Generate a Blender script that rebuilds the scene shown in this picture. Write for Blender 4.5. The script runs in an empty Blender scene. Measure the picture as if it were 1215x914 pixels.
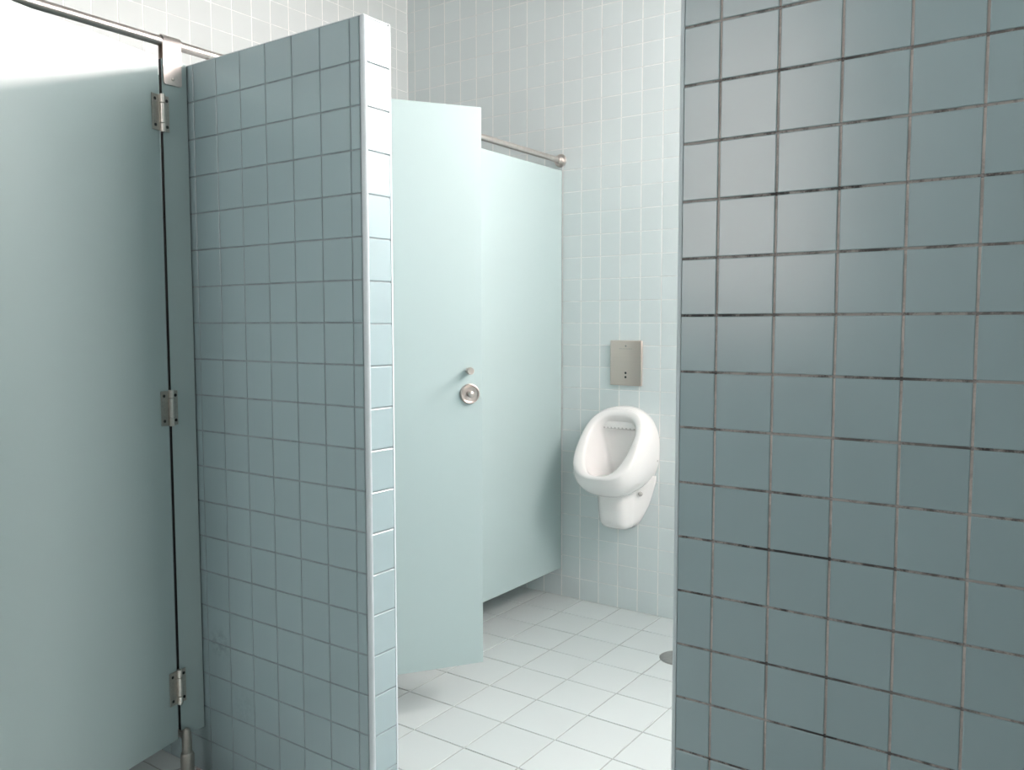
import bpy, bmesh, math, random
from mathutils import Vector, Matrix
random.seed(7)
S = bpy.context.scene
COL = S.collection

# ------------------------------------------------------------------ camera
F_PX, YAW, PITCH, ROLL, EYE = 999.178, 2.18276, -0.072137, -0.000937, 1.2954
cy, sy, cp, sp = math.cos(YAW), math.sin(YAW), math.cos(PITCH), math.sin(PITCH)
FWD = Vector((cy*cp, sy*cp, sp)); RIGHT = Vector((sy, -cy, 0)); UP = RIGHT.cross(FWD)
R2 = RIGHT*math.cos(ROLL) + UP*math.sin(ROLL); U2 = -RIGHT*math.sin(ROLL) + UP*math.cos(ROLL)
cd = bpy.data.cameras.new('camera'); cam = bpy.data.objects.new('camera', cd); COL.objects.link(cam)
cd.sensor_fit = 'HORIZONTAL'; cd.sensor_width = 36.0; cd.lens = F_PX/1215*36; cd.clip_start = 0.02
m = Matrix((R2, U2, -FWD)).transposed().to_4x4(); m.translation = (0, 0, EYE)
cam.matrix_world = m
S.camera = cam

# ------------------------------------------------------------------ world, exposure, daylight
S.view_settings.view_transform = 'Standard'; S.view_settings.look = 'None'
S.view_settings.gamma = 1.0; S.view_settings.use_curve_mapping = False
S.view_settings.exposure = 0.0
w = bpy.data.worlds.new('world'); S.world = w; w.use_nodes = True
w.node_tree.nodes['Background'].inputs[0].default_value = (0.75, 0.86, 1.0, 1)
w.node_tree.nodes['Background'].inputs[1].default_value = 1.0
SKY_RIGHT = 18.5      # brightness of the frosted daylight panes in the right wall
SKY_BACK = 126.0       # brightness of the frosted daylight panes in the back wall
FILL_FRONT = 4.9       # brightness of the fill panes added behind the viewer
DAY = (1.0, 0.895, 0.86)

# room dimensions (metres)
U_MIN, U_MAX, V_MIN, V_MAX, H = -3.022, 0.55, -1.40, 3.364, 3.10
U_S = -2.075            # front face of the stall doors
V_P0, V_P1 = 1.4196, 1.509   # the two faces of the low tiled walls
WIN1 = (1.82, 3.15, 2.10, 2.90)   # right wall: v0, v1, z0, z1
WIN2 = (-0.55, 0.45, 2.40, 2.80)  # back wall: u0, u1, z0, z1
FILL_WIN = (-2.05, -1.12, 1.30, 2.98) # added fill window, front wall: u0, u1, z0, z1

# ------------------------------------------------------------------ materials
def nt(name):
    mt = bpy.data.materials.new(name); mt.use_nodes = True
    t = mt.node_tree; b = t.nodes['Principled BSDF']
    return mt, t, b
def N(t, kind, **kw):
    n = t.nodes.new(kind)
    for k, v in kw.items():
        if k in ('operation', 'data_type', 'blend_type', 'noise_dimensions', 'feature', 'interpolation_type', 'clamp'): setattr(n, k, v)
    return n
def math_node(t, op, a, b=None, clamp=False):
    n = t.nodes.new('ShaderNodeMath'); n.operation = op; n.use_clamp = clamp
    for i, v in enumerate((a, b)):
        if v is None: continue
        if isinstance(v, (int, float)): n.inputs[i].default_value = v
        else: t.links.new(v, n.inputs[i])
    return n.outputs[0]
def mix_col(t, fac, a, b, blend='MIX'):
    n = t.nodes.new('ShaderNodeMix'); n.data_type = 'RGBA'; n.blend_type = blend
    if isinstance(fac, (int, float)): n.inputs[0].default_value = fac
    else: t.links.new(fac, n.inputs[0])
    for i, v in ((6, a), (7, b)):
        if isinstance(v, tuple): n.inputs[i].default_value = (*v, 1) if len(v) == 3 else v
        else: t.links.new(v, n.inputs[i])
    return n.outputs[2]
def noise(t, scale, detail=3.0, vec=None, rough=0.55):
    n = t.nodes.new('ShaderNodeTexNoise'); n.inputs['Scale'].default_value = scale
    n.inputs['Detail'].default_value = detail; n.inputs['Roughness'].default_value = rough
    if vec is None: vec = t.nodes.new('ShaderNodeNewGeometry').outputs['Position']
    t.links.new(vec, n.inputs['Vector']); return n.outputs['Fac']
def ramp(t, fac, lo, hi, a=0.0, b=1.0):
    n = t.nodes.new('ShaderNodeMapRange'); n.inputs[1].default_value = lo; n.inputs[2].default_value = hi
    n.inputs[3].default_value = a; n.inputs[4].default_value = b; t.links.new(fac, n.inputs[0]); return n.outputs[0]
def bump(t, b, h, strength, dist):
    n = t.nodes.new('ShaderNodeBump'); n.inputs['Strength'].default_value = strength; n.inputs['Distance'].default_value = dist
    t.links.new(h, n.inputs['Height']); t.links.new(n.outputs[0], b.inputs['Normal'])

def simple(name, col, rough=0.4, metal=0.0, var=0.0, scale=40):
    mt, t, b = nt(name)
    b.inputs['Roughness'].default_value = rough; b.inputs['Metallic'].default_value = metal
    f = noise(t, scale)
    c = mix_col(t, ramp(t, f, 0.3, 0.7), tuple(x*(1-var) for x in col), tuple(min(1, x*(1+var)) for x in col))
    t.links.new(c, b.inputs['Base Color'])
    return mt

def glazed(name, col, rough, var, smudge=None, specks=0.0, bumpy=0.08):
    """ceramic tile: colour differs a little from tile to tile, faint glaze mottling"""
    mt, t, b = nt(name)
    g = t.nodes.new('ShaderNodeNewGeometry'); oi = t.nodes.new('ShaderNodeObjectInfo')
    r = math_node(t, 'FRACT', math_node(t, 'ADD', math_node(t, 'MULTIPLY', g.outputs['Random Per Island'], 7.31), math_node(t, 'MULTIPLY', oi.outputs['Random'], 3.77)))
    lo = tuple(x*(1-var) for x in col); hi = tuple(x*(1+var) for x in col)
    c = mix_col(t, r, lo, hi)
    if specks:
        n2 = noise(t, 26.0, 6, rough=0.7)
        c = mix_col(t, ramp(t, n2, 0.66, 0.76, 0.0, specks), c, (0.33, 0.33, 0.31))
    if smudge:
        for (px, py, pz, rad, amt, scol) in smudge:
            vm = t.nodes.new('ShaderNodeVectorMath'); vm.operation = 'DISTANCE'
            t.links.new(g.outputs['Position'], vm.inputs[0]); vm.inputs[1].default_value = (px, py, pz)
            fall = ramp(t, vm.outputs['Value'], rad, rad*0.2, 0.0, 1.0)
            nn = ramp(t, noise(t, 55.0, 4), 0.42, 0.62, 0.0, 1.0)
            c = mix_col(t, math_node(t, 'MULTIPLY', math_node(t, 'MULTIPLY', fall, nn), amt), c, scol)
    t.links.new(c, b.inputs['Base Color'])
    b.inputs['Roughness'].default_value = rough
    return mt

def grout(name, vert, horiz, dirt, dirt_col, z0):
    mt, t, b = nt(name)
    g = t.nodes.new('ShaderNodeNewGeometry'); sx = t.nodes.new('ShaderNodeSeparateXYZ')
    t.links.new(g.outputs['Position'], sx.inputs[0])
    fr = math_node(t, 'FRACT', math_node(t, 'ADD', math_node(t, 'DIVIDE', math_node(t, 'SUBTRACT', sx.outputs[2], z0), 0.1), 0.5))
    near = math_node(t, 'LESS_THAN', math_node(t, 'ABSOLUTE', math_node(t, 'SUBTRACT', fr, 0.5)), 0.032)
    n1 = ramp(t, noise(t, 16.0, 6, rough=0.75), 0.44, 0.56)
    n2 = ramp(t, noise(t, 5.0, 4), 0.4, 0.6, 0.55, 1.0)
    d = math_node(t, 'MULTIPLY', n1, n2)
    ch = mix_col(t, math_node(t, 'MULTIPLY', d, dirt), horiz, dirt_col)
    cv = mix_col(t, math_node(t, 'MULTIPLY', d, dirt*0.35), vert, dirt_col)
    t.links.new(mix_col(t, near, cv, ch), b.inputs['Base Color'])
    b.inputs['Roughness'].default_value = 0.9
    bump(t, b, noise(t, 400.0, 3), 0.4, 0.001)
    return mt

TILE_SHADED_COL = (0.355, 0.465, 0.49)  # same tile as the back wall, with shade darkened into its colour
M = {}
M['tile'] = glazed('lit_wall_tile_glaze', (0.725, 0.79, 0.795), 0.33, 0.022, bumpy=0.02)  # lighter copy of the one tile, for the brightly lit walls
M['tile_dimmed'] = glazed('dimmed_wall_tile_glaze', (0.655, 0.70, 0.695), 0.33, 0.022)  # same tile again, colour lowered so the left wall looks less brightly lit
M['tile_shaded'] = glazed('shaded_wall_tile_glaze', TILE_SHADED_COL, 0.25, 0.02, bumpy=0.015, smudge=[(-2.00, V_P0, 0.40, 0.055, 0.30, (0.07, 0.09, 0.09)), (-1.90, V_P0, 0.24, 0.06, 0.15, (0.07, 0.09, 0.09))])
M['tile_shaded'].node_tree.nodes['Principled BSDF'].inputs['Specular IOR Level'].default_value = 0.85
M['floor_tile'] = glazed('floor_tile', (0.62, 0.67, 0.67), 0.42, 0.02, specks=0.10, smudge=[(-2.10, 1.405, 0.0, 0.07, 0.9, (0.22, 0.06, 0.04))])
M['grout_white'] = grout('grout_white', (0.97, 0.97, 0.95), (0.88, 0.90, 0.89), 0.30, (0.45, 0.48, 0.48), 0.0)
M['grout_grey'] = grout('grout_grey', (0.34, 0.40, 0.42), (0.30, 0.35, 0.37), 0.5, (0.15, 0.18, 0.19), 0.0)
M['grout_beige'] = grout('grout_beige', (0.62, 0.56, 0.52), (0.44, 0.41, 0.39), 1.0, (0.06, 0.06, 0.06), 0.0104)
M['grout_floor'] = simple('grout_floor', (0.42, 0.45, 0.44), 0.9, 0, 0.12, 20)
M['plaster'] = simple('ceiling_plaster', (0.30, 0.33, 0.33), 0.9, 0, 0.02)  # unseen ceiling, colour darkened to cut bounced light
M['trim'] = simple('trim_plastic', (0.62, 0.70, 0.73), 0.4, 0, 0.02)
M['laminate'] = glazed('laminate_panel', (0.44, 0.545, 0.545), 0.28, 0.0, bumpy=0.02)
M['core'] = simple('laminate_edge', (0.006, 0.007, 0.008), 0.7, 0, 0.05)
M['steel'] = simple('brushed_steel', (0.74, 0.67, 0.63), 0.30, 1.0, 0.05, 60)
M['rosy'] = simple('warm_satin_steel', (0.62, 0.52, 0.48), 0.30, 1.0, 0.03, 60)
M['steel_dull'] = simple('dull_steel', (0.50, 0.47, 0.43), 0.42, 1.0, 0.08, 60)
M['ceramic'] = simple('white_porcelain', (0.93, 0.905, 0.89), 0.12, 0, 0.0)
M['dark'] = simple('dark_hole', (0.02, 0.02, 0.02), 0.5, 0, 0)
M['grey_cap'] = simple('grey_screw_cap', (0.42, 0.40, 0.38), 0.45, 0, 0.05)
M['pale_hole'] = simple('pale_grey_hole', (0.60, 0.57, 0.56), 0.6, 0, 0.05)
M['print'] = simple('grey_print', (0.33, 0.30, 0.28), 0.5, 0.3, 0.0)
M['rust'] = simple('rusty_flange', (0.20, 0.07, 0.045), 0.75, 0.1, 0.35, 120)
M['drain'] = simple('drain_cover_steel', (0.33, 0.34, 0.33), 0.5, 0.6, 0.08, 80)
M['frame'] = simple('window_frame_paint', (0.75, 0.76, 0.76), 0.4, 0, 0.02)
M['dark_door'] = simple('dark_door_paint', (0.07, 0.075, 0.08), 0.4, 0, 0.05)
M['barrel'] = simple('hinge_barrel_steel', (0.80, 0.76, 0.70), 0.28, 1.0, 0.05, 150)
M['hinge'] = simple('hinge_steel', (0.46, 0.44, 0.40), 0.40, 1.0, 0.1, 150)
def pane_mat(name, s):
    mt, t, b = nt(name); b.inputs['Base Color'].default_value = (0.8, 0.82, 0.83, 1); b.inputs['Roughness'].default_value = 0.5
    b.inputs['Emission Color'].default_value = (*DAY, 1); b.inputs['Emission Strength'].default_value = s
    return mt
M['pane_r'] = pane_mat('frosted_daylight_pane', SKY_RIGHT); M['pane_b'] = pane_mat('frosted_daylight_pane_back', SKY_BACK); M['fill_pane'] = pane_mat('fill_light_pane_front', FILL_FRONT)
# brushed plate: fine horizontal grain
def brushed():
    mt, t, b = nt('brushed_plate'); b.inputs['Metallic'].default_value = 1.0
    g = t.nodes.new('ShaderNodeNewGeometry'); mp = t.nodes.new('ShaderNodeMapping'); mp.inputs['Scale'].default_value = (4, 4, 900)
    t.links.new(g.outputs['Position'], mp.inputs[0]); f = noise(t, 1.0, 2, mp.outputs[0])
    t.links.new(mix_col(t, f, (0.68, 0.57, 0.51), (0.78, 0.66, 0.60)), b.inputs['Base Color'])
    t.links.new(ramp(t, f, 0.3, 0.7, 0.34, 0.46), b.inputs['Roughness']); bump(t, b, f, 0.06, 0.0005)
    return mt
M['plate'] = brushed()

# ------------------------------------------------------------------ helpers
def link(o, parent=None):
    COL.objects.link(o)
    if parent: o.parent = parent
    return o
def mesh_obj(name, bm, mat, parent=None, smooth=False, off=None, autosmooth=None):
    """bm is in world coordinates; parent is an Empty without rotation at off"""
    me = bpy.data.meshes.new(name)
    if off is None and parent is not None: off = parent.get('_base')
    if off is not None: bmesh.ops.translate(bm, verts=bm.verts, vec=-Vector(off))
    bmesh.ops.recalc_face_normals(bm, faces=bm.faces)
    bm.to_mesh(me); bm.free()
    for mm in (mat if isinstance(mat, (list, tuple)) else [mat]): me.materials.append(M[mm])
    if smooth:
        for p in me.polygons: p.use_smooth = True
        if autosmooth: me.set_sharp_from_angle(angle=math.radians(autosmooth))
    return link(bpy.data.objects.new(name, me), parent)
def thing(name, label, cat, loc, group=None):
    o = bpy.data.objects.new(name, None); o.location = loc; o.empty_display_size = 0.05
    link(o); o['label'] = label; o['category'] = cat; o['_base'] = [float(x) for x in loc]
    if group: o['group'] = group
    return o
def box(bm, lo, hi, bev=0.0, seg=2, mtx=None):
    r = bmesh.ops.create_cube(bm, size=1.0)
    vs = r['verts']
    c = [(a+b)/2 for a, b in zip(lo, hi)]; d = [abs(b-a) for a, b in zip(lo, hi)]
    for v in vs: v.co = Vector((c[0]+v.co.x*d[0], c[1]+v.co.y*d[1], c[2]+v.co.z*d[2]))
    allv = set(vs)
    if bev > 0:
        es = list({e for v in vs for e in v.link_edges})
        r2 = bmesh.ops.bevel(bm, geom=es, offset=bev, segments=seg, affect='EDGES', profile=0.5)
        allv = {v for v in allv if v.is_valid} | set(r2['verts'])
    if mtx is not None: bmesh.ops.transform(bm, matrix=mtx, verts=list(allv))
    return list(allv)
def lathe(bm, prof, mtx, seg=28):
    """profile of (r, h) turned round local z, then moved by mtx"""
    rings = []
    for r, h in prof:
        if r < 1e-6: rings.append([bm.verts.new(mtx @ Vector((0, 0, h)))])
        else: rings.append([bm.verts.new(mtx @ Vector((r*math.cos(a), r*math.sin(a), h))) for a in (2*math.pi*k/seg for k in range(seg))])
    for a, b in zip(rings, rings[1:]):
        for k in range(seg):
            k2 = (k+1) % seg
            if len(a) == 1 and len(b) == 1: continue
            if len(a) == 1: bm.faces.new((a[0], b[k], b[k2]))
            elif len(b) == 1: bm.faces.new((a[k], b[0], a[k2]))
            else: bm.faces.new((a[k], b[k], b[k2], a[k2]))
def axis_mtx(p, direction):
    q = Vector(direction).normalized().to_track_quat('Z', 'Y')
    return Matrix.Translation(Vector(p)) @ q.to_matrix().to_4x4()

def in_frame(p, margin=30):
    d = Vector(p) - Vector((0, 0, EYE)); z = d.dot(FWD)
    if z < 0.05: return False
    x = 607.5 + F_PX*d.dot(R2)/z; y = 457 - F_PX*d.dot(U2)/z
    return -margin < x < 1215+margin and -margin < y < 914+margin

# ------------------------------------------------------------------ tiles
TT = 0.0022            # how far a tile stands proud of its grout
BACK = 0.004           # how far it is bedded in
def tile_geo(wd, ht, t=TT, bv=0.0012):
    a, b = wd/2, ht/2
    v = [(-a, -BACK, -b), (a, -BACK, -b), (a, -BACK, b), (-a, -BACK, b),
         (-a, t-bv*0.7, -b), (a, t-bv*0.7, -b), (a, t-bv*0.7, b), (-a, t-bv*0.7, b),
         (-a+bv, t, -b+bv), (a-bv, t, -b+bv), (a-bv, t, b-bv), (-a+bv, t, b-bv)]
    f = []
    for k in range(4):
        k2 = (k+1) % 4
        f.append((k, k2, 4+k2, 4+k)); f.append((4+k, 4+k2, 8+k2, 8+k))
    f.append((8, 9, 10, 11))
    return v, f
_tc = {}
def tile_mesh(wd, ht, mat, t=TT):
    key = (round(wd, 4), round(ht, 4), mat, t)
    if key not in _tc:
        v, f = tile_geo(wd, ht, t, min(0.0012, t)); me = bpy.data.meshes.new('tile'); me.from_pydata(v, [], f)
        bm = bmesh.new(); bm.from_mesh(me); bmesh.ops.recalc_face_normals(bm, faces=bm.faces)
        for fc in bm.faces:
            if fc.normal.y < -0.9: fc.normal_flip()
        bm.to_mesh(me); bm.free()
        me.materials.append(M[mat]); _tc[key] = me
    return _tc[key]
def spans(lo, hi, j0, step, joint):
    """cells between joints j0 + k*step clipped to lo..hi"""
    k = math.floor((lo-j0)/step); out = []
    while j0+k*step < hi-1e-6:
        a, b = max(lo, j0+k*step+joint/2), min(hi, j0+(k+1)*step-joint/2)
        if b-a > 0.006: out.append((a, b))
        k += 1
    return out
def lay(parent, place, cells, mat, pick, limit=300, t=TT):
    """cells: (a0, a1, b0, b1); place(a, b) -> 4x4 matrix; picked cells become tile objects, the rest one field"""
    cand = [c for c in cells if pick(place((c[0]+c[1])/2, (c[2]+c[3])/2).translation, c)]
    cand.sort(key=lambda c: (place((c[0]+c[1])/2, (c[2]+c[3])/2).translation - Vector((0, 0, EYE))).length)
    single = set(cand[:limit]); VV, FF = [], []
    for c in cells:
        mt = place((c[0]+c[1])/2, (c[2]+c[3])/2); wd, ht = c[1]-c[0], c[3]-c[2]
        tilt = Matrix.Rotation(random.gauss(0, 0.0022), 4, 'X') @ Matrix.Rotation(random.gauss(0, 0.0022), 4, 'Z') @ Matrix.Rotation(random.gauss(0, 0.0015), 4, 'Y')
        if c in single:
            o = bpy.data.objects.new('tile', tile_mesh(wd, ht, mat, t)); o.matrix_world = mt @ tilt; link(o, parent)
        else:
            v, f = tile_geo(wd, ht, t, min(0.0012, t)); n = len(VV); mm = mt @ tilt
            VV += [tuple(mm @ Vector(p)) for p in v]; FF += [tuple(n+i for i in q) for q in f]
    if VV:
        me = bpy.data.meshes.new('tile_field'); me.from_pydata(VV, [], FF); me.materials.append(M[mat])
        bm = bmesh.new(); bm.from_mesh(me); bmesh.ops.recalc_face_normals(bm, faces=bm.faces); bm.to_mesh(me); bm.free()
        o = link(bpy.data.objects.new('tile_field', me), parent); o['kind'] = 'stuff'
def wall_place(normal, plane):
    ph = {'-v': math.pi, '+v': 0.0, '+u': -math.pi/2, '-u': math.pi/2}[normal]
    rot = Matrix.Rotation(ph, 4, 'Z')
    if normal[1] == 'v': return lambda a, z: Matrix.Translation((a, plane, z)) @ rot
    return lambda a, z: Matrix.Translation((plane, a, z)) @ rot
def grid(sa, sb, hole=None):
    out = []
    for a in sa:
        for b in sb:
            if hole and a[1] > hole[0] and a[0] < hole[1] and b[1] > hole[2] and b[0] < hole[3]: continue
            out.append((*a, *b))
    return out
JT = 0.0036
never = lambda p, c: False
def struct(o, label, cat='wall'):
    o['kind'] = 'structure'; o['label'] = label; o['category'] = cat; return o

# ------------------------------------------------------------------ room shell
def slab(name, boxes, mat):
    bm = bmesh.new()
    for lo, hi in boxes: box(bm, lo, hi)
    return mesh_obj(name, bm, mat)
TH = 0.12
fl = struct(slab('floor', [((U_MIN-TH, V_MIN-TH, -0.1), (U_MAX+TH, V_MAX+TH, -0.0022))], 'grout_floor'), 'pale square floor tiles with grey joints', 'floor')
rotf = Matrix.Rotation(math.pi/2, 4, 'X')          # local y (tile normal) -> z
fplace = lambda a, b: Matrix.Translation((a, b, -0.0022)) @ rotf
def floor_pick(p, c):
    if not in_frame(p, 60): return False
    if p.x < -1.85 and p.y < 1.42 and p.y > 0.7: return True
    if p.y < 1.5: return False
    uc = p.x*V_P0/p.y
    return -1.55 < uc < -0.5 and p.x > -2.5
lay(fl, fplace, grid(spans(U_MIN, U_MAX, -1.9594, 0.2022, 0.005), spans(V_MIN, V_MAX, 3.3714, 0.2022, 0.005)), 'floor_tile', floor_pick)

ce = struct(slab('ceiling', [((U_MIN-TH, V_MIN-TH, H), (U_MAX+TH, V_MAX+TH, H+0.1))], 'plaster'), 'plain plaster ceiling darkened to cut bounced light', 'ceiling')

a0, a1, b0, b1 = WIN2
wa = struct(slab('wall_back', [((U_MIN-TH, V_MAX, 0), (a0, V_MAX+TH, H)), ((a1, V_MAX, 0), (U_MAX+TH, V_MAX+TH, H)),
     ((a0, V_MAX, 0), (a1, V_MAX+TH, b0)), ((a0, V_MAX, b1), (a1, V_MAX+TH, H))], 'grout_white'), 'pale blue tiled wall with white joints behind the urinal')
lay(wa, wall_place('-v', V_MAX), grid(spans(U_MIN+0.003, U_MAX-0.003, -2.0728, 0.1, 0.0044), spans(0.002, H, 0.0, 0.1, 0.0040), WIN2), 'tile',
    lambda p, c: in_frame(p, 8) and p.x < -0.70 and (p.x > -2.09 or p.z > 2.0), t=0.0007)

wl = struct(slab('wall_left', [((U_MIN-TH, V_MIN-TH, 0), (U_MIN, V_MAX, H))], 'grout_white'), 'pale tiled wall rising behind the toilet stalls')
lay(wl, wall_place('+u', U_MIN), grid(spans(V_MIN, V_MAX-0.004, 2.28, 0.1, 0.0044), spans(0.002, H, 0.0, 0.1, 0.0040)), 'tile_dimmed',
    lambda p, c: in_frame(p, 8) and p.z > 2.0 and p.y > 1.3, t=0.0007)

a0, a1, b0, b1 = WIN1
wr = struct(slab('wall_right', [((U_MAX, V_MIN-TH, 0), (U_MAX+TH, a0, H)), ((U_MAX, a1, 0), (U_MAX+TH, V_MAX, H)),
     ((U_MAX, a0, 0), (U_MAX+TH, a1, b0)), ((U_MAX, a0, b1), (U_MAX+TH, a1, H))], 'grout_white'), 'pale tiled wall with a high frosted window')
lay(wr, wall_place('-u', U_MAX), grid(spans(V_MIN, V_MAX-0.004, 2.28, 0.1, JT), spans(0.002, H, 0.0, 0.1, JT), WIN1), 'tile', never)
a0, a1, b0, b1 = FILL_WIN
wf = struct(slab('wall_front', [((U_MIN-TH, V_MIN-TH, 0), (a0, V_MIN, H)), ((a1, V_MIN-TH, 0), (U_MAX+TH, V_MIN, H)),
     ((a0, V_MIN-TH, 0), (a1, V_MIN, b0)), ((a0, V_MIN-TH, b1), (a1, V_MIN, H))], 'grout_white'), 'darkened tiled wall with an added fill window facing the screen wall')
lay(wf, wall_place('+v', V_MIN), grid(spans(U_MIN+0.003, U_MAX-0.003, -2.0728, 0.1, JT), spans(0.002, H, 0.0, 0.1, JT), FILL_WIN), 'tile_shaded', never)  # darker tile copy here also cuts bounced light

# low tiled wall beside the stalls (2 m high), with the narrow end face
LOW = 1.9985
UE = -1.4097
wp = struct(slab('wall_stall_side', [((U_MIN, V_P0, 0), (UE, V_P1, LOW))], 'grout_grey'), 'low blue tiled partition wall standing between the two toilet stalls')
zs = spans(0.002, LOW, -0.001, 0.1, JT)
lay(wp, wall_place('-v', V_P0), grid(spans(U_MIN+0.004, -1.4225, -2.0522, 0.1, JT), zs), 'tile_shaded', lambda p, c: in_frame(p, 10) and p.x > -2.09)
lay(wp, wall_place('+v', V_P1), grid(spans(U_MIN+0.004, UE-0.012, -2.0522, 0.1, JT), zs), 'tile_shaded', never)
lay(wp, wall_place('+u', UE), [(V_P0+0.0075, V_P1-0.0075, z0-0.003 if z0 > 0.01 else z0, z1-0.003) for z0, z1 in zs], 'tile_shaded', lambda p, c: in_frame(p, 10))
def corner_trim(name, parent, u, v, du, dv):
    """quarter-round plastic profile on a vertical arris; du, dv point into the wall"""
    bm = bmesh.new(); r = 0.0095; e = TT+0.0006; pts = []
    cx, cy_ = u - du*e + du*r, v - dv*e + dv*r
    for k in range(7):
        a = math.pi/2*k/6; pts.append((cx - du*r*math.cos(a), cy_ - dv*r*math.sin(a)))
    pts += [(u+du*0.0075, v-dv*e+0*dv), (u+du*0.0075, v+dv*0.0075), (u-du*e, v+dv*0.0075)]
    lo = [bm.verts.new((x, y, 0.001)) for x, y in pts]; hi = [bm.verts.new((x, y, LOW+0.001)) for x, y in pts]
    n = len(pts)
    for k in range(n): bm.faces.new((lo[k], lo[(k+1) % n], hi[(k+1) % n], hi[k]))
    bm.faces.new(hi); bm.faces.new(lo)
    return mesh_obj(name, bm, 'trim', parent)
corner_trim('corner_trim', wp, UE, V_P0, -1, 1); corner_trim('corner_trim', wp, UE, V_P1, -1, -1)
bm = bmesh.new(); box(bm, (U_MIN+0.002, V_P0+0.001, LOW-0.002), (UE-0.001, V_P1-0.001, LOW+0.003), 0.001); mesh_obj('capping', bm, 'trim', wp)

UC = -0.6275
wc = struct(slab('wall_screen', [((UC, V_P0-0.009, 0), (U_MAX, V_P1, LOW))], 'grout_beige'), 'low blue tiled screen wall with stained joints right of the opening')
zc = spans(0.002, LOW, 0.0104, 0.1, JT+0.0006)
lay(wc, wall_place('-v', V_P0-0.009), grid(spans(UC+0.008, U_MAX-0.004, -0.5535, 0.1, JT+0.0006), zc), 'tile_shaded', lambda p, c: in_frame(p, 60))
lay(wc, wall_place('+v', V_P1), grid(spans(UC+0.012, U_MAX-0.004, -0.5535, 0.1, JT), zc), 'tile_shaded', never)
lay(wc, wall_place('-u', UC), [(V_P0, V_P1-0.0075, z0, z1) for z0, z1 in zc], 'tile_shaded', never)
corner_trim('corner_trim', wc, UC, V_P0-0.009, 1, 1); corner_trim('corner_trim', wc, UC, V_P1, 1, -1)
bm = bmesh.new(); box(bm, (UC+0.001, V_P0-0.008, LOW-0.002), (U_MAX-0.002, V_P1-0.001, LOW+0.003), 0.001); mesh_obj('capping', bm, 'trim', wc)

# windows: painted frame with frosted panes that let the daylight in
def window(name, axis, plane, a0, a1, z0, z1, mat, label, sg=1):
    def bxx(bm, aa, ab, za, zb, d0, d1):
        if axis == 'u': box(bm, (aa, plane+sg*d0, za), (ab, plane+sg*d1, zb), 0.003)
        else: box(bm, (plane+d0, aa, za), (plane+d1, ab, zb), 0.003)
    bm = bmesh.new(); fw = 0.032; mid = (a0+a1)/2
    bxx(bm, a0, a1, z0, z0+fw, 0.03, 0.09); bxx(bm, a0, a1, z1-fw, z1, 0.03, 0.09)
    bxx(bm, a0, a0+fw, z0+fw, z1-fw, 0.03, 0.09); bxx(bm, a1-fw, a1, z0+fw, z1-fw, 0.03, 0.09); bxx(bm, mid-fw/2, mid+fw/2, z0+fw, z1-fw, 0.03, 0.09)
    o = struct(mesh_obj(name, bm, 'frame'), label, 'window')
    for s0, s1 in ((a0+fw, mid-fw/2), (mid+fw/2, a1-fw)):
        bm = bmesh.new()
        if axis == 'u': box(bm, (s0, plane+sg*0.055, z0+fw), (s1, plane+sg*0.063, z1-fw))
        else: box(bm, (plane+0.055, s0, z0+fw), (plane+0.063, s1, z1-fw))
        mesh_obj('pane', bm, mat, o)
    return o
window('window_1', 'v', U_MAX, *WIN1, 'pane_r', 'high frosted window in the right wall')
window('window_2', 'u', V_MAX, *WIN2, 'pane_b', 'high frosted window in the back wall behind the screen wall')

window('fill_window_3', 'u', V_MIN, *FILL_WIN, 'fill_pane', 'unseen frosted fill window added in the wall facing the screen wall', -1)  # added out of view as fill and gloss light for the low walls

# unseen dark door added behind the viewer to dim the screen wall
bm = bmesh.new(); box(bm, (-0.62, V_MIN+0.003, 0.0), (-0.54, V_MIN+0.05, 2.12), 0.003); box(bm, (0.38, V_MIN+0.003, 0.0), (0.46, V_MIN+0.05, 2.12), 0.003); box(bm, (-0.54, V_MIN+0.003, 2.04), (0.38, V_MIN+0.05, 2.12), 0.003)
box(bm, (-0.54, V_MIN+0.003, 0.006), (0.38, V_MIN+0.04, 2.04), 0.002)
ed = struct(mesh_obj('added_dark_door', bm, 'dark_door'), 'dark grey door added behind the viewer to dim the screen wall', 'door')
bm = bmesh.new(); lathe(bm, [(0, 0.05), (0.018, 0.05), (0.024, 0.04), (0.022, 0.03), (0.010, 0.022), (0.010, 0.006), (0.026, 0.005), (0.026, 0)], axis_mtx((0.30, V_MIN+0.04, 1.03), (0, 1, 0)), 28); mesh_obj('door_handle', bm, 'steel', ed, True, autosmooth=40)

# ------------------------------------------------------------------ toilet stalls
Z0, Z1, PT = 0.1400, 2.0, 0.013      # panel bottom, top, thickness
def board(name, parent, p0, p1, z0=Z0, z1=Z1):
    """laminate board whose front face runs p0 -> p1 (plan), thickness behind it"""
    d = Vector((p1[0]-p0[0], p1[1]-p0[1], 0)); L = d.length; d.normalize(); n = Vector((d.y, -d.x, 0))   # n = front
    if n.x < 0: n = -n
    mt = Matrix((d, -n, Vector((0, 0, 1)))).transposed().to_4x4(); mt.translation = (p0[0], p0[1], 0)
    bm = bmesh.new(); box(bm, (0, 0, z0), (L, PT, z1), 0.0008, 1, mt); bm.normal_update()
    for f in bm.faces: f.material_index = 0 if abs(f.normal.dot(n)) > 0.5 else 1      # compact laminate shows a dark core on its edges
    return mesh_obj(name, bm, ('laminate', 'core'), parent), d, n
def rivet(name, parent, p, n, r=0.0045, h=0.002, mat='hinge'):
    bm = bmesh.new(); lathe(bm, [(0, h), (r*0.6, h), (r, h*0.5), (r, 0)], axis_mtx(p, n), 12)
    return mesh_obj(name, bm, mat, parent, True, autosmooth=40)
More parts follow.
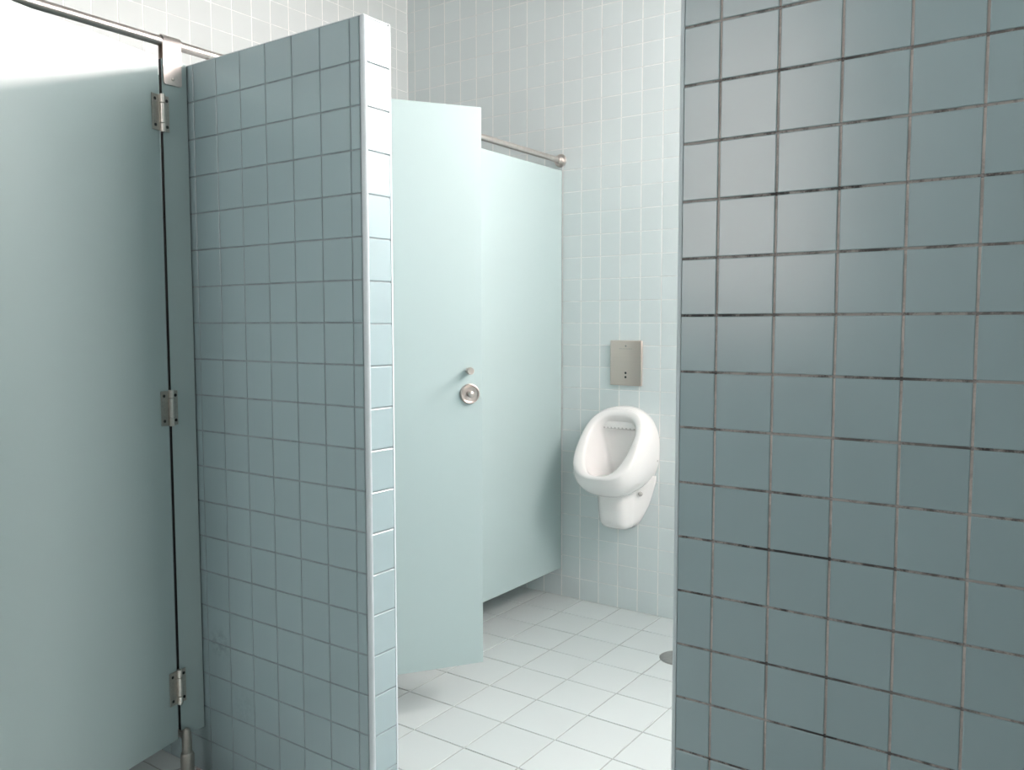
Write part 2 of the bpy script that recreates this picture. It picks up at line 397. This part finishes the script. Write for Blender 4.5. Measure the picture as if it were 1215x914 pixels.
def hinge(parent, axis_p, d_door, n_door, zc, hh=0.098):
    """hinge on the fronts: leaf on the door side, leaf on the post side, knuckled barrel"""
    ax = Vector((axis_p[0], axis_p[1], 0))
    bm = bmesh.new(); r = 0.0072
    segs = [(-hh/2, -hh/2+0.0215), (-hh/2+0.0235, hh/2-0.0235), (hh/2-0.0215, hh/2)]
    for a, b in segs: lathe(bm, [(0, a), (r, a), (r, b), (0, b)], Matrix.Translation(ax+Vector((0, 0, zc))), 16)
    o = mesh_obj('hinge', bm, 'barrel', parent, True, autosmooth=40)
    o['label'] = 'steel butt hinge'
    for dd, nn, wdt in ((d_door, n_door, 0.032), (Vector((0, 1 if d_door.y < 0 else -1, 0)), Vector((1, 0, 0)), 0.022)):
        mt = Matrix((dd, nn, Vector((0, 0, 1)))).transposed().to_4x4(); mt.translation = ax + Vector((0, 0, zc))
        bm = bmesh.new(); box(bm, (0.002, -0.0062, -hh/2+0.002), (wdt, -0.0036, hh/2-0.002), 0.0008, 1, mt)
        me_o = mesh_obj('hinge_leaf', bm, 'hinge', None, off=parent['_base'])
        me_o.parent = o
        for zz in (-0.034, 0.034):
            s = rivet('screw', None, (0, 0, 0), (0, 0, 1), 0.0042, 0.0018, 'dark')
            p = ax + dd*(wdt*0.68) + nn*(-0.0037) + Vector((0, 0, zc+zz)) - Vector(parent['_base'])
            s.matrix_world = axis_mtx(p, nn) ; s.parent = o
    return o
def lock(parent, p, n):
    """round thumb-turn lock on the door front and a stubby coat peg above it"""
    bm = bmesh.new()
    lathe(bm, [(0, 0.0075), (0.024, 0.0075), (0.0262, 0.0080), (0.0285, 0.0100), (0.0312, 0.0100), (0.0332, 0.0080), (0.0338, 0.004), (0.0338, 0)], axis_mtx(p, n), 40)
    o = mesh_obj('lock', bm, 'rosy', parent, True, autosmooth=50); o['label'] = 'round steel lock rosette'
    bm = bmesh.new()
    lathe(bm, [(0, 0.024), (0.006, 0.0235), (0.0095, 0.021), (0.0105, 0.017), (0.0105, 0.0075)], axis_mtx(p, n), 24)
    k = mesh_obj('knob', bm, 'steel', None, True, off=parent['_base'], autosmooth=60); k.parent = o
def peg(parent, p, n):
    bm = bmesh.new(); lathe(bm, [(0, 0.030), (0.0105, 0.030), (0.0118, 0.0285), (0.0118, 0.016), (0.0100, 0.014), (0.0100, 0)], axis_mtx(p, n), 24)
    o = mesh_obj('coat_peg', bm, 'rosy', parent, True, autosmooth=40); o['label'] = 'short round steel peg'

# --- pilaster of the front stall (hinges of the big door sit on it)
def foot(parent, u, v):
    bm = bmesh.new()
    mt = Matrix.Translation((u, v, 0))
    lathe(bm, [(0, 0.168), (0.004, 0.1675), (0.009, 0.163), (0.0125, 0.152), (0.0135, 0.135), (0.0135, 0.098), (0.0165, 0.096), (0.0185, 0.090), (0.0185, 0.012), (0, 0.012)], mt, 24)
    o = mesh_obj('foot', bm, 'steel_dull', parent, True, autosmooth=45); o['label'] = 'steel support foot'
    bm = bmesh.new(); lathe(bm, [(0, 0.014), (0.020, 0.014), (0.024, 0.011), (0.047, 0.006), (0.050, 0.0), (0, 0.0)], mt, 32)
    f = mesh_obj('foot_flange', bm, 'rust', None, True, off=parent['_base'], autosmooth=45); f.parent = o
    # clamp strap that ties the foot to the board
    bm = bmesh.new(); box(bm, (U_S-PT-0.004, v-0.011, 0.138), (u, v+0.011, 0.158), 0.002); c = mesh_obj('foot_clamp', bm, 'steel_dull', None, off=parent['_base']); c.parent = o
RAIL_U, RAIL_Z, RAIL_R = -2.083, 2.047, 0.0130
def top_bracket(parent, v0, v1):
    """steel strap folded over the rail and screwed to the board"""
    prof = []; t = 0.0025; fr = U_S+0.0035; bk = U_S-PT-0.0035
    rr = RAIL_R+0.0035
    prof = [(fr, 1.934), (fr, RAIL_Z-0.004)]
    for k in range(1, 12):
        a = math.pi*k/12; prof.append((RAIL_U+rr*math.cos(a), RAIL_Z+rr*math.sin(a)))
    prof += [(bk, RAIL_Z-0.004), (bk, 1.934)]
    bm = bmesh.new(); rows = []
    n = len(prof)
    for k, (x, z) in enumerate(prof):
        q0, q1 = prof[max(0, k-1)], prof[min(n-1, k+1)]
        tx, tz = q1[0]-q0[0], q1[1]-q0[1]; l = math.hypot(tx, tz); nx, nz = -tz/l*t/2, tx/l*t/2
        rows.append([bm.verts.new((x+s*nx, v, z+s*nz)) for s, v in ((1, v0), (1, v1), (-1, v1), (-1, v0))])
    for a, b in zip(rows, rows[1:]):
        for k in range(4): bm.faces.new((a[k], a[(k+1) % 4], b[(k+1) % 4], b[k]))
    bm.faces.new(rows[0]); bm.faces.new(rows[-1])
    # round the lower corners of both tabs
    es = [e for e in bm.edges if abs(e.verts[0].co.z-1.934) < 0.003 and abs(e.verts[1].co.z-1.934) < 0.003 and abs(e.verts[0].co.y-e.verts[1].co.y) < 1e-5]
    bmesh.ops.bevel(bm, geom=es, offset=0.007, segments=4, affect='EDGES', profile=0.5)
    o = mesh_obj('top_bracket', bm, 'steel', parent, True, autosmooth=35); o['label'] = 'steel strap bracket over the rail'
    s = rivet('screw', None, (0, 0, 0), (0, 0, 1), 0.005, 0.0015, 'steel_dull'); s.matrix_world = axis_mtx(Vector((fr+t/2, (v0+v1)/2, 1.951))-Vector(parent['_base']), (1, 0, 0)); s.parent = o

GP = 'stall pilasters'
p1 = thing('stall_pilaster', 'narrow teal laminate pilaster with steel foot beside the hinged door', 'pilaster', (U_S, 1.373, 0))
board('pilaster_board', p1, (U_S, 1.3390), (U_S, 1.4135)); top_bracket(p1, 1.3425, 1.3960); foot(p1, U_S+0.016, 1.3450)
p2 = thing('stall_pilaster', 'teal laminate pilaster between tiled partition and the half-open door', 'pilaster', (U_S, 1.583, 0))
board('pilaster_board', p2, (U_S, 1.5140), (U_S, 1.6540)); top_bracket(p2, 1.556, 1.610); foot(p2, U_S+0.016, 1.583)

# --- the big door at the front, ajar towards the viewer
hp = Vector((-2.0700, 1.3265, 0)); ang = math.radians(12.9)
d1 = Vector((math.sin(ang), -math.cos(ang), 0)); DL = 0.655
dr1 = thing('stall_door', 'teal laminate stall door slightly ajar with three steel hinges', 'door', (hp.x, hp.y, Z0))
_, dd, nn = board('door_board', dr1, (hp.x, hp.y), (hp.x+d1.x*DL, hp.y+d1.y*DL))
axp = hp + nn*0.0066 + Vector((0, 0.0035, 0))
for zc in (1.854, 1.069, 0.290): hinge(dr1, (axp.x, axp.y), dd, nn, zc)
lock(dr1, hp + dd*0.612 + Vector((0, 0, 1.065)), nn); peg(dr1, hp + dd*0.612 + Vector((0, 0, 1.142)), nn)

# --- the door beyond the partition, swung out by a third
h2 = Vector((-2.075, 1.66, 0)); e2 = Vector((-1.690, 2.235, 0))
dr2 = thing('stall_door', 'pale teal laminate stall door swung half open with round steel lock', 'door', (h2.x, h2.y, Z0))
_, dd, nn = board('door_board', dr2, h2, e2, 0.1445)
axp = h2 + nn*0.0062 + Vector((0, -0.0025, 0))
for zc in (1.854, 1.069, 0.290): hinge(dr2, (axp.x, axp.y), dd, nn, zc)
lock(dr2, h2 + dd*0.647 + Vector((0, 0, 1.065)), nn); peg(dr2, h2 + dd*0.643 + Vector((0, 0, 1.142)), nn)

# --- fixed panels
fp = thing('cubicle_screen', 'fixed pale teal laminate partition between half-open door and urinal wall', 'partition', (U_S, 2.86, 0))
board('panel_board', fp, (U_S, 2.360), (U_S, V_MAX-0.006), 0.136); top_bracket(fp, 2.46, 2.514); foot(fp, U_S+0.016, 2.43)
fp2 = thing('cubicle_screen', 'fixed teal laminate partition past the free edge of the ajar door', 'partition', (U_S, -0.35, 0))
board('panel_board', fp2, (U_S, V_MIN+0.01), (U_S, 0.655)); top_bracket(fp2, 0.50, 0.554); foot(fp2, U_S+0.016, 0.53)

# --- rail along the tops of the stalls, with wall flanges
rl = thing('support_rail', 'round steel rail running above the stall doors and panels', 'rail', (RAIL_U, (V_MIN+V_MAX)/2, RAIL_Z))
bm = bmesh.new(); Lr = V_MAX-V_MIN-0.006
lathe(bm, [(0, 0), (RAIL_R, 0), (RAIL_R, Lr), (0, Lr)], axis_mtx((RAIL_U, V_MIN+0.003, RAIL_Z), (0, 1, 0)), 28); mesh_obj('rail_tube', bm, 'steel', rl, True, autosmooth=40)
for p, n in (((RAIL_U, V_MAX-TT, RAIL_Z), (0, -1, 0)), ((RAIL_U, V_MIN+TT, RAIL_Z), (0, 1, 0))):
    bm = bmesh.new(); lathe(bm, [(0, 0), (0.030, 0), (0.030, 0.005), (0.027, 0.008), (0.0195, 0.009), (0.0185, 0.012), (0.0185, 0.032), (0.0165, 0.035), (0.012, 0.035)], axis_mtx(p, n), 32)
    mesh_obj('wall_flange', bm, 'steel', rl, True, autosmooth=40)

# ------------------------------------------------------------------ urinal
UX = -1.737; VW = V_MAX-TT
ur = thing('urinal', 'white porcelain wall urinal below a steel flush plate', 'urinal', (UX, VW, 0.385))
def P(x, y, z): return Vector((UX+x, VW-y, z))
def bez(a, b, c, d, t):
    s = 1-t; return a*(s**3) + b*(3*s*s*t) + c*(3*s*t*t) + d*(t**3)
def sup(a, n):
    c, s = math.cos(a), math.sin(a)
    return math.copysign(abs(c)**(2/n), c), math.copysign(abs(s)**(2/n), s)
def bowl():
    bm = bmesh.new(); NS = 72
    top = Vector((0, 0.046, 0.918)); lip = Vector((0, 0.272, 0.632))
    ctr = (top+lip)/2; ax = (lip-top)/2; half = ax.length; ax = ax.normalized()
    nrm = Vector((0, -ax.z, ax.y)).normalized()          # out of the opening: forward and up
    if nrm.y < 0: nrm = -nrm
    cols = []; q = Vector((0, 0.100, 0.592))
    for k in range(NS):
        th = 2*math.pi*k/NS                               # 0 at the top, pi at the lip
        c, s = sup(th, 2.75)
        ro = ctr + Vector((s*0.150*(1 - 0.03*c), 0, 0)) - ax*(c*half)
        ci, si = sup(th, 2.6)                             # the opening: wide and square above, narrow below
        ri = ctr + Vector((si*0.106*(1 + 0.13*ci), 0, 0)) - ax*(ci*half*(0.80 if ci > 0 else 0.875))
        c2, s2 = sup(th, 2.35)                            # outline where the bowl meets the wall
        wl_ = Vector((s2*0.167, 0, 0.745 + c2*0.186))
        low = max(0.0, -c); hi_ = max(0.0, c)
        c1 = ro + Vector((s*0.022, -0.012*hi_, -0.080*low + 0.010*hi_)) - nrm*0.03*(1-low*0.6)*(1-hi_)
        cc2 = wl_ + Vector((s*0.006, ro.y*0.50*(1-hi_*0.5) + 0.03*low, -0.030*low))
        path = [bez(wl_, cc2, c1, ro, i/10) for i in range(11)]
        # rolled rim: swells out of the opening plane, then drops into the hollow
        inward = ri - ro
        b1 = ro + nrm*0.016 + inward*0.02; b2 = ro + inward*0.86 + nrm*0.013
        for i in range(1, 9): path.append(bez(ro, b1, b2, ri, i/9))
        k1 = ri - nrm*0.075; k2 = q + (ri-q)*0.62 - nrm*0.075
        k1.y = max(k1.y, 0.034); k2.y = max(k2.y, 0.028); k2.z = max(k2.z, 0.588); k1.z = max(k1.z, 0.612)
        for i in range(0, 12):
            v = bez(ri, k1, k2, q, i/12); v.y = max(v.y, 0.024); path.append(v)
        cols.append([bm.verts.new(P(*v)) for v in path])
    qv = bm.verts.new(P(*q))
    for k in range(NS):
        a, b = cols[k], cols[(k+1) % NS]
        for i in range(len(a)-1): bm.faces.new((a[i], a[i+1], b[i+1], b[i]))
        bm.faces.new((a[-1], qv, b[-1]))
    return bm
o = mesh_obj('bowl', bowl(), 'ceramic', ur, True)
def neck():
    """trap housing under the bowl: rounded front, sides flaring back to the wall"""
    bm = bmesh.new(); rows = []
    prof = [  # z, front depth, half width of front, half width at wall
        (0.384, 0.030, 0.016, 0.022), (0.386, 0.070, 0.038, 0.042), (0.393, 0.100, 0.054, 0.056), (0.405, 0.122, 0.065, 0.067), (0.422, 0.136, 0.071, 0.080), (0.45, 0.141, 0.073, 0.096),
        (0.49, 0.147, 0.075, 0.117), (0.53, 0.150, 0.076, 0.130), (0.57, 0.152, 0.077, 0.142), (0.59, 0.160, 0.080, 0.148), (0.605, 0.175, 0.085, 0.152), (0.63, 0.18, 0.085, 0.152)]
    for z, d, hw, ww in prof:
        half = []
        for i in range(9):                       # rounded front from the middle to the side
            a = math.pi/2*i/8; c, s = sup(a, 3.4); half.append((hw*s, d*0.50 + d*0.50*c))
        half.append((hw+0.002, d*0.46)); half.append((hw+(ww-hw)*0.10, d*0.40)); half.append((hw+(ww-hw)*0.86, 0.018)); half.append((ww-0.002, 0.013)); half.append((ww, 0.010)); half.append((ww, 0.0))
        pts = [(-x, y) for x, y in reversed(half[1:])] + half
        rows.append([bm.verts.new(P(x, y, z)) for x, y in pts])
    for a, b in zip(rows, rows[1:]):
        for k in range(len(a)-1): bm.faces.new((a[k], a[k+1], b[k+1], b[k]))
    bm.faces.new(rows[0]); bm.faces.new(rows[-1])
    return bm
mesh_obj('trap_housing', neck(), 'ceramic', ur, True, autosmooth=50)
# spreader ledge under the top of the bowl, with its row of holes
bm = bmesh.new()
def ledge_pt(x, k):
    y = (0.066, 0.069, 0.066, 0.046, 0.022)[k] - 0.9*x*x; z = (0.866, 0.850, 0.834, 0.830, 0.832)[k] - 0.4*x*x
    return P(x, max(y, 0.02), z)
rows = [[bm.verts.new(ledge_pt(x*0.0105, k)) for k in range(5)] for x in range(-9, 10)]
for a, b in zip(rows, rows[1:]):
    for k in range(4): bm.faces.new((a[k], a[k+1], b[k+1], b[k]))
    bm.faces.new((a[4], a[0], b[0], b[4]))
bm.faces.new(rows[0]); bm.faces.new(rows[-1])
sl = mesh_obj('spreader', bm, 'ceramic', ur, True, autosmooth=60)
for k in range(9):
    x = (k-4)*0.0185
    h = rivet('spreader_hole', None, (0, 0, 0), (0, 0, 1), 0.0040, 0.0010, 'pale_hole')
    h.matrix_world = axis_mtx(P(x, 0.0672-0.9*x*x, 0.8375-0.4*x*x)-Vector(ur['_base']), (0, -0.97, -0.2)); h.parent = sl
for sx in (-1, 1):
    o = rivet('screw_cap', ur, P(sx*0.100, 0.051, 0.552), (sx*0.75, -0.66, 0), 0.0110, 0.006, 'grey_cap'); o['label'] = 'grey screw cap'
    o = rivet('fixing_hole', ur, P(sx*0.1672, 0.022, 0.70), (sx, 0, 0), 0.004, 0.0012, 'grey_cap')

# ------------------------------------------------------------------ flush plate
fpz = thing('flush_plate', 'brushed steel sensor flush plate on the tiles above the urinal', 'flush plate', (-1.734, V_MAX, 1.022))
bm = bmesh.new(); box(bm, (-1.8118, V_MAX-0.016, 1.0225), (-1.6558, V_MAX-TT, 1.2225), 0.004, 3); mesh_obj('cover', bm, 'plate', fpz, True, autosmooth=40)
for z in (1.0785, 1.0600):
    bm = bmesh.new(); lathe(bm, [(0, 0.0012), (0.0045, 0.001), (0.0052, 0)], axis_mtx((-1.7335, V_MAX-0.016, z), (0, -1, 0)), 20); s = mesh_obj('sensor', bm, 'dark', fpz, True, autosmooth=40); s['label'] = 'black infrared sensor eye'
bm = bmesh.new()                                  # small lozenge emblem and a line of worn lettering
mt = Matrix.Translation((-1.7335, V_MAX-0.0160, 1.1980)) @ Matrix.Rotation(math.pi/4, 4, 'Y'); box(bm, (-0.0034, -0.0003, -0.0034), (0.0034, 0.0003, 0.0034), 0, 1, mt)
mesh_obj('emblem', bm, 'print', fpz)
bm = bmesh.new(); x = -1.7660
for wd in (0.009, 0.004, 0.006, 0.003, 0.006, 0.005, 0.004, 0.007, 0.003, 0.005):
    box(bm, (x, V_MAX-0.0163, 1.1855), (x+wd, V_MAX-0.0158, 1.1869)); x += wd+0.0014
mesh_obj('lettering', bm, 'print', fpz)

# ------------------------------------------------------------------ floor drain
dx, dy = -1.300, 2.980
dn = thing('floor_drain', 'round grey steel drain cover set in the floor tiles', 'drain', (dx, dy, 0))
bm = bmesh.new(); lathe(bm, [(0, 0.0030), (0.062, 0.0030), (0.072, 0.0024), (0.076, 0.0), (0, 0.0)], Matrix.Translation((dx, dy, 0)), 48); mesh_obj('drain_cover', bm, 'drain', dn, True, autosmooth=40)
for o in bpy.data.objects:
    if '_base' in o: del o['_base']
